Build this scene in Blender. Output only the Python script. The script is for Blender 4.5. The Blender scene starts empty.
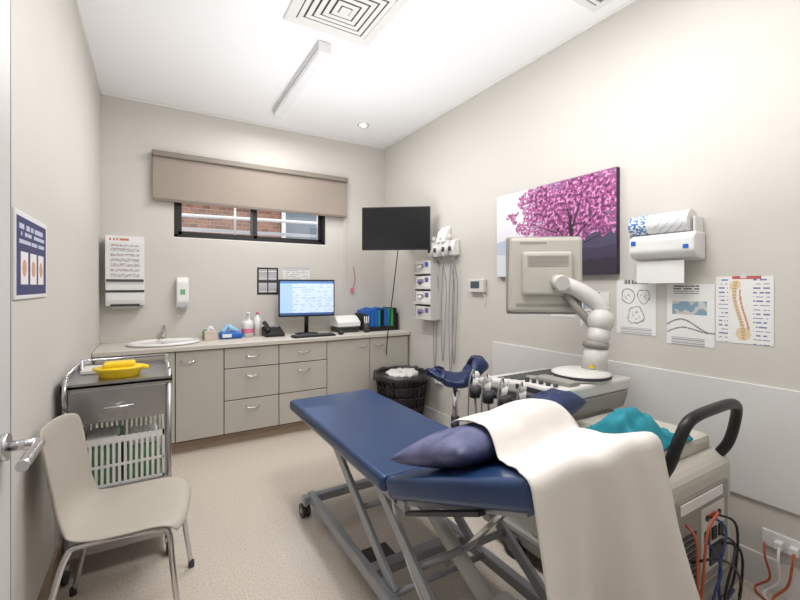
import bpy, bmesh, math, random
from mathutils import Vector, Matrix, noise, Euler
random.seed(4)
S=bpy.context.scene
COL=S.collection
def lin(c):
    o=[]
    for v in c[:3]:
        v=v/255.0
        o.append(v/12.92 if v<=0.04045 else ((v+0.055)/1.055)**2.4)
    return (o[0],o[1],o[2],1.0)
MATS={}
def mat(name,c,rough=0.5,metal=0.0,var=0.04,scale=12.0,bump=0.0,emit=0.0,spec=0.5,coat=0.0):
    if name in MATS: return MATS[name]
    m=bpy.data.materials.new(name); m.use_nodes=True
    nt=m.node_tree; b=nt.nodes['Principled BSDF']
    L=lin(c)
    tc=nt.nodes.new('ShaderNodeTexCoord'); n=nt.nodes.new('ShaderNodeTexNoise')
    n.inputs['Scale'].default_value=scale; n.inputs['Detail'].default_value=3
    nt.links.new(tc.outputs['Object'],n.inputs['Vector'])
    r=nt.nodes.new('ShaderNodeValToRGB')
    r.color_ramp.elements[0].position=0.3; r.color_ramp.elements[1].position=0.7
    r.color_ramp.elements[0].color=tuple(min(1,x*(1-var)) for x in L[:3])+(1,)
    r.color_ramp.elements[1].color=tuple(min(1,x*(1+var)) for x in L[:3])+(1,)
    nt.links.new(n.outputs['Fac'],r.inputs['Fac']); nt.links.new(r.outputs['Color'],b.inputs['Base Color'])
    b.inputs['Roughness'].default_value=rough; b.inputs['Metallic'].default_value=metal
    b.inputs['Specular IOR Level'].default_value=spec
    b.inputs['Coat Weight'].default_value=coat
    if emit>0:
        b.inputs['Emission Color'].default_value=L; b.inputs['Emission Strength'].default_value=emit
    if bump>0:
        n2=nt.nodes.new('ShaderNodeTexNoise'); n2.inputs['Scale'].default_value=scale*12
        nt.links.new(tc.outputs['Object'],n2.inputs['Vector'])
        bp=nt.nodes.new('ShaderNodeBump'); bp.inputs['Strength'].default_value=bump; bp.inputs['Distance'].default_value=0.002
        nt.links.new(n2.outputs['Fac'],bp.inputs['Height']); nt.links.new(bp.outputs['Normal'],b.inputs['Normal'])
    MATS[name]=m; return m
def vcmat(name,rough=0.5,emit=0.0):
    if name in MATS: return MATS[name]
    m=bpy.data.materials.new(name); m.use_nodes=True
    nt=m.node_tree; b=nt.nodes['Principled BSDF']
    a=nt.nodes.new('ShaderNodeVertexColor'); a.layer_name='Col'
    nt.links.new(a.outputs['Color'],b.inputs['Base Color'])
    b.inputs['Roughness'].default_value=rough
    if emit:
        nt.links.new(a.outputs['Color'],b.inputs['Emission Color']); b.inputs['Emission Strength'].default_value=emit
    MATS[name]=m; return m

def G(name,loc=(0,0,0),rz=0.0,world=True):
    e=bpy.data.objects.new(name,None); COL.objects.link(e)
    e.empty_display_size=0.1
    e.location=loc; e.rotation_euler=(0,0,rz)
    e['w']=1 if world else 0
    return e
def attach(o,g):
    if g is None: return o
    o.parent=g
    if g['w']:
        o.matrix_parent_inverse=(Matrix.Translation(g.location)@g.rotation_euler.to_matrix().to_4x4()).inverted()
    return o
def mkobj(name,bm,m,g=None,smooth=None):
    me=bpy.data.meshes.new(name)
    bmesh.ops.recalc_face_normals(bm,faces=bm.faces)
    bm.to_mesh(me); bm.free()
    if isinstance(m,(list,tuple)):
        for x in m: me.materials.append(x)
    elif m: me.materials.append(m)
    if smooth is not None:
        for p in me.polygons: p.use_smooth=smooth
    o=bpy.data.objects.new(name,me); COL.objects.link(o)
    return attach(o,g)
class MB:
    def __init__(s): s.bm=bmesh.new(); s.mi=0
    def box(s,a,b,bev=0.0,R=None,seg=2):
        a=Vector(a);b=Vector(b);c=(a+b)/2;d=b-a
        t=bmesh.new(); r=bmesh.ops.create_cube(t,size=1)
        for v in t.verts: v.co=Vector((v.co.x*abs(d.x),v.co.y*abs(d.y),v.co.z*abs(d.z)))
        bev=min(bev,0.49*min(abs(d.x),abs(d.y),abs(d.z)))
        if bev>0: bmesh.ops.bevel(t,geom=t.edges[:],offset=bev,segments=seg,affect='EDGES',profile=0.5)
        M=Matrix.Translation(c)
        if R is not None: M=M@R
        s._in(t,M); return s
    def _in(s,t,M=None,smooth=False):
        if M is not None: bmesh.ops.transform(t,matrix=M,verts=t.verts[:])
        mp={}
        for v in t.verts: mp[v]=s.bm.verts.new(v.co)
        for f in t.faces:
            try:
                nf=s.bm.faces.new([mp[v] for v in f.verts]); nf.smooth=f.smooth; nf.material_index=s.mi
            except ValueError: pass
        t.free()
    def cyl(s,p0,p1,r0,r1=None,seg=20):
        p0=Vector(p0);p1=Vector(p1); r1=r0 if r1 is None else r1
        t=bmesh.new(); L=(p1-p0).length
        bmesh.ops.create_cone(t,cap_ends=True,segments=seg,radius1=r0,radius2=r1,depth=L)
        for f in t.faces: f.smooth=len(f.verts)==4
        q=(p1-p0).to_track_quat('Z','Y').to_matrix().to_4x4()
        s._in(t,Matrix.Translation((p0+p1)/2)@q); return s
    def sph(s,c,r,sc=(1,1,1),R=None):
        t=bmesh.new(); bmesh.ops.create_uvsphere(t,u_segments=20,v_segments=12,radius=r)
        for f in t.faces: f.smooth=True
        M=Matrix.Translation(c)
        if R is not None: M=M@R
        s._in(t,M@Matrix.Diagonal((sc[0],sc[1],sc[2],1))); return s
    def tube(s,pts,r,seg=8,sub=6,closed=False,smooth=True):
        P=[Vector(p) for p in pts]
        if smooth and len(P)>2:
            n=len(P); Q=[]
            rng=n if closed else n-1
            for i in range(rng):
                if closed: p0,p1,p2,p3=P[i-1],P[i],P[(i+1)%n],P[(i+2)%n]
                else:
                    p1,p2=P[i],P[i+1]; p0=P[i-1] if i>0 else p1*2-p2; p3=P[i+2] if i+2<n else p2*2-p1
                for k in range(sub):
                    t=k/sub
                    Q.append(0.5*((2*p1)+(p2-p0)*t+(2*p0-5*p1+4*p2-p3)*t*t+(3*p1-p0-3*p2+p3)*t**3))
            if not closed: Q.append(P[-1])
            P=Q
        n=len(P); rings=[]
        up=None
        for i in range(n):
            if closed: tg=(P[(i+1)%n]-P[i-1])
            else: tg=(P[min(i+1,n-1)]-P[max(i-1,0)])
            if tg.length<1e-9: tg=Vector((0,0,1))
            tg.normalize()
            if up is None:
                up=tg.orthogonal().normalized()
            else:
                up=(up-tg*up.dot(tg))
                if up.length<1e-6: up=tg.orthogonal()
                up.normalize()
            bn=tg.cross(up)
            rings.append([s.bm.verts.new(P[i]+(up*math.cos(2*math.pi*k/seg)+bn*math.sin(2*math.pi*k/seg))*r) for k in range(seg)])
        for i in range(n if closed else n-1):
            a=rings[i];b=rings[(i+1)%n]
            for k in range(seg):
                f=s.bm.faces.new([a[k],a[(k+1)%seg],b[(k+1)%seg],b[k]]); f.smooth=True; f.material_index=s.mi
        if not closed:
            for rg in (rings[0],rings[-1]):
                f=s.bm.faces.new(rg); f.material_index=s.mi
        return s
    def lathe(s,prof,c,seg=32,sx=1,sy=1,caps=True):
        rings=[]
        for (r,z) in prof:
            rings.append([s.bm.verts.new((c[0]+sx*r*math.cos(2*math.pi*k/seg),c[1]+sy*r*math.sin(2*math.pi*k/seg),c[2]+z)) for k in range(seg)])
        for i in range(len(rings)-1):
            for k in range(seg):
                f=s.bm.faces.new([rings[i][k],rings[i][(k+1)%seg],rings[i+1][(k+1)%seg],rings[i+1][k]]); f.smooth=True; f.material_index=s.mi
        if caps:
            for rg in (rings[0],rings[-1]):
                f=s.bm.faces.new(rg); f.material_index=s.mi
        return s
    def prism(s,poly,axis,a,b,bev=0.0):
        t=bmesh.new()
        def P(p,h):
            if axis=='x': return (h,p[0],p[1])
            if axis=='y': return (p[0],h,p[1])
            return (p[0],p[1],h)
        A=[t.verts.new(P(p,a)) for p in poly];B=[t.verts.new(P(p,b)) for p in poly]
        t.faces.new(A);t.faces.new(B)
        n=len(poly)
        for i in range(n): t.faces.new([A[i],A[(i+1)%n],B[(i+1)%n],B[i]])
        bmesh.ops.recalc_face_normals(t,faces=t.faces)
        if bev>0: bmesh.ops.bevel(t,geom=t.edges[:],offset=bev,segments=2,affect='EDGES',profile=0.5)
        s._in(t); return s
    def done(s,name,m,g=None): return mkobj(name,s.bm,m,g)
def box(g,name,a,b,m,bev=0.004,R=None,seg=2): return MB().box(a,b,bev,R,seg).done(name,m,g)
def cyl(g,name,p0,p1,r,m,r1=None,seg=24): return MB().cyl(p0,p1,r,r1,seg).done(name,m,g)
def tube(g,name,pts,r,m,seg=8,sub=6,closed=False,smooth=True): return MB().tube(pts,r,seg,sub,closed,smooth).done(name,m,g)
def paint(g,name,o,ux,vy,fn,nu,nv,m):
    """flat picture: origin, u vector, v vector, per-vertex colours"""
    o=Vector(o);ux=Vector(ux);vy=Vector(vy)
    vs=[];fs=[];cs=[]
    for j in range(nv):
        for i in range(nu):
            b=len(vs)
            for (di,dj) in ((0,0),(1,0),(1,1),(0,1)): vs.append(o+ux*((i+di)/nu)+vy*((j+dj)/nv))
            fs.append((b,b+1,b+2,b+3))
            c=lin(fn((i+.5)/nu,(j+.5)/nv)); cs+= [c]*4
    me=bpy.data.meshes.new(name); me.from_pydata([tuple(v) for v in vs],[],fs)
    ca=me.color_attributes.new('Col','FLOAT_COLOR','POINT')
    for k,c in enumerate(cs): ca.data[k].color=c
    me.materials.append(m)
    ob=bpy.data.objects.new(name,me); COL.objects.link(ob); return attach(ob,g)

# ------------------------------------------------ materials
M_wall=mat('wall_paint',(206,202,196),0.85,var=0.012,scale=3,bump=0.05)
M_ceil=mat('ceiling_paint',(246,246,247),0.9,var=0.004,scale=2)
M_trim=mat('trim_white',(228,226,222),0.5,var=0.01)
M_panel=mat('wall_guard_panel',(218,217,216),0.4,var=0.01)
M_white=mat('white_plastic',(230,230,229),0.4,var=0.01)
M_offw=mat('offwhite_plastic',(212,210,206),0.42,var=0.015)
M_cab=mat('cabinet_laminate',(190,186,177),0.5,var=0.012)
M_ctop=mat('counter_laminate',(205,200,190),0.4,var=0.05,scale=90)
M_kick=mat('kick_laminate',(168,148,128),0.45,var=0.04)
M_chrome=mat('chrome',(210,210,213),0.15,1.0,var=0.01)
M_steel=mat('stainless_steel',(186,186,188),0.3,1.0,var=0.03)
M_black=mat('black_plastic',(20,20,22),0.4,var=0.05)
M_dark=mat('dark_grey_plastic',(58,59,62),0.5,var=0.05)
M_grey=mat('grey_metal_paint',(165,168,173),0.4,0.3,var=0.02)
M_frameb=mat('window_frame_black',(16,16,18),0.4)
M_blue=mat('blue_vinyl',(27,58,102),0.34,var=0.08,scale=6,bump=0.15,coat=0.25)
M_navy=mat('navy_vinyl',(30,46,88),0.4,var=0.08,bump=0.1)
M_sheet=mat('white_sheet_cotton',(227,222,217),0.9,var=0.012,scale=8,bump=0.1)
M_yellow=mat('yellow_plastic',(240,205,30),0.4,var=0.02)
M_green=mat('green_plastic',(60,150,80),0.5)
M_teal=mat('teal_drape',(28,135,152),0.7,var=0.12,scale=25,bump=0.2)
M_purple=mat('purple_box',(110,80,160),0.5)
M_bblue=mat('bright_blue',(30,100,190),0.45)
M_blind=mat('blind_fabric',(152,141,131),0.85,var=0.02,scale=60)
M_orange=mat('orange_cable',(180,88,55),0.5)
M_cblue=mat('blue_cable',(42,64,115),0.5)
M_red=mat('red_plastic',(190,40,40),0.5)
M_pink=mat('pink_label',(225,120,150),0.5)
M_chair=mat('chair_plastic',(182,175,164),0.45,var=0.01)
M_mach=mat('machine_plastic',(196,192,182),0.42,var=0.012)
M_mach2=mat('machine_plastic_dark',(150,147,141),0.5,var=0.02)
M_mon=mat('monitor_shell_grey',(188,184,175),0.45,var=0.012)
M_vc=vcmat('printed_surface',0.55)
M_emis=mat('lamp_glow',(255,250,240),0.5,emit=14)

# fine flecked vinyl floor
M_floor=bpy.data.materials.new('vinyl_floor'); M_floor.use_nodes=True
nt=M_floor.node_tree;b=nt.nodes['Principled BSDF']
tc=nt.nodes.new('ShaderNodeTexCoord');n1=nt.nodes.new('ShaderNodeTexNoise');n1.inputs['Scale'].default_value=110;n1.inputs['Detail'].default_value=3
nt.links.new(tc.outputs['Object'],n1.inputs['Vector'])
r=nt.nodes.new('ShaderNodeValToRGB');e=r.color_ramp.elements
e[0].position=.3;e[0].color=lin((182,168,152));e[1].position=.62;e[1].color=lin((214,204,192))
x=r.color_ramp.elements.new(.42);x.color=lin((203,192,179))
nt.links.new(n1.outputs['Fac'],r.inputs['Fac']);nt.links.new(r.outputs['Color'],b.inputs['Base Color'])
b.inputs['Roughness'].default_value=.22
# brick
M_brick=bpy.data.materials.new('exterior_brick');M_brick.use_nodes=True
nt=M_brick.node_tree;b=nt.nodes['Principled BSDF']
tc=nt.nodes.new('ShaderNodeTexCoord');mp=nt.nodes.new('ShaderNodeMapping');mp.inputs['Rotation'].default_value=(math.radians(90),0,0)
bk=nt.nodes.new('ShaderNodeTexBrick');bk.inputs['Scale'].default_value=4.5
bk.inputs['Color1'].default_value=lin((150,102,78));bk.inputs['Color2'].default_value=lin((108,74,60));bk.inputs['Mortar'].default_value=lin((155,140,126))
bk.inputs['Mortar Size'].default_value=.012
nt.links.new(tc.outputs['Object'],mp.inputs['Vector']);nt.links.new(mp.outputs['Vector'],bk.inputs['Vector']);nt.links.new(bk.outputs['Color'],b.inputs['Base Color'])
b.inputs['Roughness'].default_value=.9

# ------------------------------------------------ room shell
XL,XR,YB,H=-0.39,2.40,4.36,3.05
YF=-1.7
WX0,WX1,WZ0,WZ1=0.167,1.65,1.83,2.46
def boxes(name,bs,m,g=None,bev=0):
    q=MB()
    for a,b_ in bs: q.box(a,b_,bev)
    return q.done(name,m,g)
boxes('floor',[((XL-.1,YF-.1,-.1),(XR+.1,YB+.15,0))],M_floor)
boxes('ceiling',[((XL-.1,YF-.1,H),(XR+.1,YB+.15,H+.1))],M_ceil)
boxes('wall_left',[((XL-.1,YF-.1,0),(XL,YB+.15,H))],M_wall)
boxes('wall_right',[((XR,YF-.1,0),(XR+.1,YB+.15,H))],M_wall)
boxes('wall_back',[((XL,YB,0),(XR,YB+.15,WZ0)),((XL,YB,WZ1),(XR,YB+.15,H)),((XL,YB,WZ0),(WX0,YB+.15,WZ1)),((WX1,YB,WZ0),(XR,YB+.15,WZ1))],M_wall)
boxes('wall_front',[((XL,-.16,0),(-.32,-.02,H)),((.78,-.16,0),(XR,-.02,H)),((-.32,-.16,2.15),(.78,-.02,H))],M_wall)
boxes('wall_corridor',[((XL,YF-.1,0),(XR,YF,H))],M_wall)
boxes('baseboard_left',[((XL,-.02,0),(XL+.012,3.79,.15))],M_kick)
boxes('baseboard_right',[((XR-.012,-.02,0),(XR,3.79,.15))],M_panel)
boxes('trim_1',[((XR-.014,0.0,.39),(XR,2.5,.925))],M_panel,bev=.003)
boxes('trim_2',[((XL,YB-.012,H-.02),(XR,YB,H)),((XR-.012,0,H-.02),(XR,YB,H)),((XL,0,H-.02),(XL+.012,YB,H))],M_trim)
# exterior
boxes('exterior_brick_building',[((-3,6.6,-1),(5.5,6.9,4.2))],M_brick)
g=G('exterior_window',(2.0,6.55,2))
M_ew=mat('ext_white',(215,212,205),.6)
q=MB()
q.box((1.75,6.54,1.9),(3.1,6.6,1.96));q.box((1.75,6.54,3.2),(3.1,6.6,3.26))
for xx in (1.75,2.4,3.05): q.box((xx,6.54,1.9),(xx+.06,6.6,3.26))
q.done('frame',M_ew,g)
box(g,'pane',(1.8,6.56,1.95),(3.1,6.59,3.2),mat('ext_glass',(110,118,124),.2))
g=G('exterior_railing',(0,5.6,1.5))
for i,(z0,z1) in enumerate(((2.20,2.30),(2.46,2.40),(2.05,2.10))):
    cyl(g,'rail_%d'%i,(-1.5,5.6,z0),(3.5,5.6,z1),.022,M_trim)
for i in range(5): cyl(g,'baluster_%d'%i,(-1.3+1.1*i,5.6,1.0),(-1.3+1.1*i,5.6,2.4),.014,M_trim)

# window
g=G('window_1',((WX0+WX1)/2,YB,WZ0))
q=MB();f=.035
y0,y1=YB+.02,YB+.08
q.box((WX0,y0,WZ0),(WX1,y1,WZ0+f));q.box((WX0,y0,WZ1-f),(WX1,y1,WZ1));q.box((WX0,y0,WZ0),(WX0+f,y1,WZ1));q.box((WX1-f,y0,WZ0),(WX1,y1,WZ1))
q.done('frame',M_frameb,g)
q=MB()
for (a,b_,yy) in ((WX0+.03,.92,y0+.005),(.86,WX1-.03,y0+.03)):
    q.box((a,yy,WZ0+.03),(b_,yy+.022,WZ0+.065));q.box((a,yy,WZ1-.065),(b_,yy+.022,WZ1-.03))
    q.box((a,yy,WZ0+.03),(a+.035,yy+.022,WZ1-.03));q.box((b_-.035,yy,WZ0+.03),(b_,yy+.022,WZ1-.03))
q.done('sashes',M_frameb,g)
mg=bpy.data.materials.new('window_glass');mg.use_nodes=True;nt=mg.node_tree;nt.nodes.clear()
o_=nt.nodes.new('ShaderNodeOutputMaterial');mx=nt.nodes.new('ShaderNodeMixShader');t_=nt.nodes.new('ShaderNodeBsdfTransparent');gl=nt.nodes.new('ShaderNodeBsdfGlossy');gl.inputs['Roughness'].default_value=.02
mx.inputs[0].default_value=.06;nt.links.new(t_.outputs[0],mx.inputs[1]);nt.links.new(gl.outputs[0],mx.inputs[2]);nt.links.new(mx.outputs[0],o_.inputs[0])
box(g,'glass_left',(WX0+.05,y0+.012,WZ0+.05),(.9,y0+.016,WZ1-.05),mg,0)
box(g,'glass_right',(.89,y0+.038,WZ0+.05),(WX1-.05,y0+.042,WZ1-.05),mg,0)
boxes('window_sill_lining',[((WX0,YB+.001,WZ0-.001),(WX1,YB+.02,WZ0+.008))],M_trim,g)
# blind
g=G('roller_blind',(.94,YB-.05,2.58))
box(g,'fabric',(0.0,YB-.055,2.17),(1.88,YB-.05,2.57),M_blind,0)
box(g,'cassette',(-.01,YB-.09,2.55),(1.89,YB-.001,2.60),mat('blind_head',(130,122,112),.6),.008)
box(g,'hem_bar',(0,YB-.06,2.15),(1.88,YB-.045,2.178),mat('blind_hem',(120,110,100),.6),.004)
tube(g,'chain',[(1.87,YB-.04,2.55),(1.875,YB-.03,1.9),(1.87,YB-.03,1.35),(1.86,YB-.03,1.9),(1.86,YB-.04,2.5)],.0025,M_white,6)

# ------------------------------------------------ ceiling items
g=G('ceiling_air_diffuser',(.98,2.29,H))
cx,cy=.985,2.275
q=MB()
for k,s_ in enumerate((.29,.225,.185,.145,.105,.065)):
    wi=.06 if k==0 else .029
    z0=H-.014 if k==0 else H-.016-.002*k
    z1=H-.001 if k==0 else z0+.004
    q.box((cx-s_,cy-s_,z0),(cx+s_,cy-s_+wi,z1),.0015);q.box((cx-s_,cy+s_-wi,z0),(cx+s_,cy+s_,z1),.0015)
    q.box((cx-s_,cy-s_+wi,z0),(cx-s_+wi,cy+s_-wi,z1),.0015);q.box((cx+s_-wi,cy-s_+wi,z0),(cx+s_,cy+s_-wi,z1),.0015)
q.box((cx-.03,cy-.03,H-.03),(cx+.03,cy+.03,H-.026))
q.done('louvre_rings',mat('diffuser_white',(222,222,220),.5,var=.01),g)
box(g,'dark_throat',(cx-.25,cy-.25,H-.004),(cx+.25,cy+.25,H-.0005),mat('vent_dark',(125,125,124),.8),0)
g=G('ceiling_return_grille',(2.1,1.25,H))
q=MB()
for i in range(9): q.box((1.97,1.02+.055*i,H-.012),(2.25,1.04+.055*i,H-.001))
q.box((1.93,.97,H-.012),(1.97,1.53,H-.001));q.box((2.25,.97,H-.012),(2.29,1.53,H-.001));q.box((1.97,1.49,H-.012),(2.25,1.53,H-.001));q.box((1.97,.97,H-.012),(2.25,1.01,H-.001))
q.done('slats',M_white,g)
box(g,'throat',(1.96,1.0,H-.004),(2.26,1.5,H-.0005),mat('vent_dark',(105,105,105)),0)
g=G('ceiling_batten_light',(1.01,3.3,H))
box(g,'housing',(.962,2.68,H-.03),(1.058,3.93,H-.0005),mat('batten_housing',(215,216,218),.5,var=.01),.003)
box(g,'diffuser',(.968,2.70,H-.075),(1.052,3.91,H-.028),mat('batten_diffuser',(232,234,236),.35),.018,seg=4)
q=MB();q.box((.962,2.67,H-.078),(1.058,2.70,H-.0005),.008);q.box((.962,3.91,H-.078),(1.058,3.94,H-.0005),.008);q.done('end_caps',M_white,g)
def downlight(x_,y_,n_='ceiling_downlight'):
    g=G(n_,(x_,y_,H))
    MB().lathe([(.035,-.004),(.05,-.009),(.062,-.005),(.062,-.0005)],(x_,y_,H),caps=False).done('rim',mat('downlight_rim',(205,205,203),.4),g)
    MB().lathe([(.001,-.005),(.036,-.0045)],(x_,y_,H),caps=False).done('lamp',M_emis,g)
for i,(a,b_) in enumerate(((1.87,3.85),(1.9,.3),(.1,.6))):
    downlight(a,b_)

# ------------------------------------------------ cabinets
CT=.885
g=G('base_cabinets_with_counter',(1,4.0,0))
cl,cr=XL+.004,XR-.016
box(g,'carcass',(cl,3.81,.10),(cr,YB-.003,CT-.035),M_cab,0)
box(g,'kickboard',(cl,3.86,0),(cr,YB-.01,.10),M_kick,0)
box(g,'countertop',(cl,3.765,CT-.035),(cr+.012,YB-.003,CT),M_ctop,.004)
q=MB();hq=MB()
def handle(xc,z,w=.05):
    hq.tube([(xc-w,3.79,z),(xc-w,3.765,z-.004),(xc,3.755,z-.012),(xc+w,3.765,z-.004),(xc+w,3.79,z)],.005,8,5)
xs=[-.375,-.21,.154,.521,.987,1.45,1.915,2.38]
gap=.0035
for i in range(len(xs)-1):
    a,b_=xs[i]+gap,xs[i+1]-gap
    if i in (3,4):
        for (z0,z1) in ((.11,.387),(.395,.662),(.67,.842)):
            q.box((a,3.79,z0),(b_,3.81,z1),.003); handle((a+b_)/2,(z1-.06 if z1<.8 else z1-.07))
    else:
        q.box((a,3.79,.11),(b_,3.81,.842),.003)
        if i==5: handle(b_-.09,.77)
        elif i==6: handle(a+.09,.77)
        elif i==2: handle(a+.09,.77)
        elif i==1: handle(b_-.09,.77)
q.done('doors_and_drawer_fronts',M_cab,g); hq.done('handles',M_chrome,g)
box(g,'reveal_shadow',(XL+.01,3.803,.10),(cr-.01,3.812,CT-.036),mat('reveal_dark',(70,66,60),.8),0)
boxes('trim_4',[((XL+.002,YB-.012,CT+.001),(XR-.002,YB-.001,CT+.04))],M_ctop)
CT+=.001

# sink
g=G('sink_basin',(.083,4.06,CT))
MB().lathe([(.20,.001),(.27,.004),(.275,.016),(.262,.024),(.245,.022),(.225,.012),(.16,.006),(.02,.003)],(.083,4.05,CT),40,1,.78).done('bowl',mat('porcelain',(240,240,238),.15,coat=.5),g)
MB().cyl((.083,4.05,CT+.004),(.083,4.05,CT+.008),.022).done('drain',M_chrome,g)
g=G('mixer_tap',(.083,4.27,CT))
q=MB();q.cyl((.083,4.29,CT),(.083,4.29,CT+.09),.02);q.tube([(.083,4.29,CT+.06),(.083,4.2,CT+.1),(.083,4.13,CT+.09),(.083,4.12,CT+.07)],.011,10);q.cyl((.083,4.29,CT+.09),(.083,4.31,CT+.13),.014);q.box((.075,4.22,CT+.115),(.091,4.31,CT+.125),.003)
q.done('spout_and_lever',M_chrome,g)

# counter clutter
def bottle(name,x_,y_,h,r_,m,mc=M_white):
    g=G(name,(x_,y_,CT));MB().lathe([(.001,0),(r_,.002),(r_,h*.7),(r_*.5,h*.8),(r_*.35,h*.82),(r_*.35,h*.9)],(x_,y_,CT)).done('body',m,g)
    MB().lathe([(r_*.45,h*.9),(r_*.45,h),(.001,h)],(x_,y_,CT)).done('cap',mc,g);return g
bottle('soap_bottle',.42,4.25,.10,.025,M_green,M_white)
g=G('tissue_box',(.47,4.1,CT))
box(g,'carton',(.40,4.08,CT),(.50,4.18,CT+.08),mat('tissue_carton',(205,190,180),.6),.003)
q=MB();q.tube([(.43,4.13,CT+.078),(.45,4.13,CT+.115),(.475,4.13,CT+.09)],.014,8);q.done('tissue',M_white,g)
g=G('wipes_packet',(.62,4.2,CT))
MB().box((.53,4.1,CT),(.73,4.25,CT+.06),.02,seg=3).done('packet',M_bblue,g)
q=MB();q.tube([(.56,4.17,CT+.055),(.61,4.18,CT+.11),(.64,4.15,CT+.09),(.69,4.17,CT+.06)],.025,8);q.done('wipe',mat('pale_blue_wipe',(150,195,225),.7),g)
box(g,'label',(.55,4.095,CT+.015),(.63,4.101,CT+.045),M_white,.001)
g=G('hand_sanitiser_jug',(.795,4.2,CT))
MB().lathe([(.001,0),(.05,.003),(.053,.12),(.05,.15),(.02,.17),(.018,.2)],(.79,4.2,CT)).done('body',M_white,g)
MB().lathe([(.054,.04),(.0545,.08)],(.79,4.2,CT),caps=False).done('label',M_pink,g)
q=MB();q.cyl((.79,4.2,CT+.19),(.79,4.2,CT+.235),.012);q.box((.775,4.14,CT+.225),(.805,4.21,CT+.24),.004);q.done('pump',M_white,g)
bottle('spray_bottle',.887,4.22,.24,.033,M_white,M_pink)
g=G('desk_phone',(1.0,4.15,CT))
q=MB();q.prism([(4.04,CT),(4.24,CT),(4.24,CT+.09),(4.04,CT+.03)],'x',.93,1.11,.004);q.done('base',M_black,g)
q=MB();q.tube([(.955,4.05,CT+.055),(.955,4.08,CT+.085),(.955,4.2,CT+.125),(.955,4.24,CT+.12)],.02,8);q.done('handset',M_black,g)
box(g,'display',(1.0,4.19,CT+.08),(1.09,4.23,CT+.092),M_grey,.001)
# computer monitor
g=G('computer_monitor',(1.36,4.12,CT),math.radians(-8),world=False)
box(g,'bezel',(-.285,-.015,.18),(.285,.02,.56),M_black,.006)
def scr(u,v):
    if v<.06: return (60,90,140)
    if v>.93: return (90,130,190)
    if u<.22: return (170,200,236)
    if abs((v*18)%1-.5)<.2 and (noise.noise(Vector((u*20,v*30,0)))>.1) : return (175,195,222)
    return (200,220,246)
paint(g,'screen',(-.272,-.0165,.198),(.544,0,0),(0,0,.345),scr,40,30,vcmat('screen_on',.3,.4))
cyl(g,'neck',(0,.05,.01),(0,.03,.28),.022,M_black)
MB().lathe([(.001,0),(.12,0),(.12,.008),(.03,.016)],(0,.04,0),sy=.75).done('foot',M_black,g)
g=G('computer_keyboard',(1.35,3.88,CT))
box(g,'tray',(1.14,3.83,CT),(1.56,3.96,CT+.015),M_black,.005)
q=MB()
for r_ in range(5):
    for c_ in range(15): q.box((1.152+.027*c_,3.838+.023*r_,CT+.014),(1.152+.027*c_+.022,3.838+.023*r_+.019,CT+.021),.002,seg=1)
q.done('keys',M_dark,g)
g=G('computer_mouse',(1.64,3.9,CT));MB().sph((1.64,3.9,CT+.018),.03,(1,1.5,.6)).done('body',M_black,g)
g=G('desk_printer',(1.78,4.15,CT))
box(g,'base_unit',(1.68,4.02,CT),(1.90,4.28,CT+.06),M_dark,.01)
MB().prism([(4.02,CT+.06),(4.28,CT+.06),(4.28,CT+.17),(4.12,CT+.17),(4.02,CT+.11)],'x',1.66,1.92,.008).done('top_cover',M_white,g)
box(g,'paper_slot',(1.70,4.015,CT+.03),(1.88,4.03,CT+.045),M_black,.001)
g=G('pen_cup',(1.955,4.1,CT));MB().lathe([(.001,0),(.03,0),(.032,.1),(.029,.1),(.026,.01)],(1.955,3.95,CT)).done('cup',M_dark,g)
q=MB()
for i in range(6):
    a=i*1.05;q.cyl((1.955+.01*math.cos(a),3.95+.01*math.sin(a),CT+.01),(1.955+.025*math.cos(a),3.95+.025*math.sin(a),CT+.17),.004,seg=8)
q.done('pens',M_white,g)
g=G('document_folders',(2.15,4.15,CT))
cols=[M_bblue,M_bblue,M_bblue,M_teal,M_black,M_bblue,M_teal,M_green,M_black]
for i in range(9):
    x0=1.995+.041*i;box(g,'folder_%d'%i,(x0,4.0,CT+.006),(x0+.036,4.27,CT+.225+.012*(i%3)),cols[i],.003)
q=MB();q.box((1.985,3.995,CT),(2.37,4.3,CT+.006));q.box((1.985,3.99,CT),(1.99,4.3,CT+.19));q.box((2.365,3.99,CT),(2.37,4.3,CT+.19));q.box((1.985,3.986,CT),(2.37,3.992,CT+.05));q.box((2.17,3.986,CT),(2.176,3.992,CT+.19));q.done('black_tray',M_black,g)

# ------------------------------------------------ back wall items
def lines(bg,ink,title=None,n=14,dens=.0):
    def f(u,v):
        if title and v>.85: return title
        if .08<u<.92 and .06<v<.82 and ((v*n)%1)<.4 and noise.noise(Vector((u*9,math.floor(v*n)*3.1,1)))>-.15: return ink
        return bg
    return f
g=G('paper_towel_dispenser',(-.2,YB-.06,1.2))
MB().prism([(YB-.001,1.21),(YB-.11,1.21),(YB-.125,1.26),(YB-.12,1.5),(YB-.09,1.56),(YB-.001,1.56)],'x',-.345,-.065,.008).done('cabinet',M_white,g)
box(g,'slot',(-.31,YB-.12,1.205),(-.10,YB-.03,1.225),M_dark,.002)
box(g,'paper',(-.3,YB-.085,1.185),(-.12,YB-.08,1.23),M_white,0)
q=MB();q.box((-.345,YB-.1275,1.325),(-.065,YB-.12,1.345),.001);q.done('grey_band',M_dark,g)
g=G('hand_hygiene_poster',(-.2,YB-.13,1.7))
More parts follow.
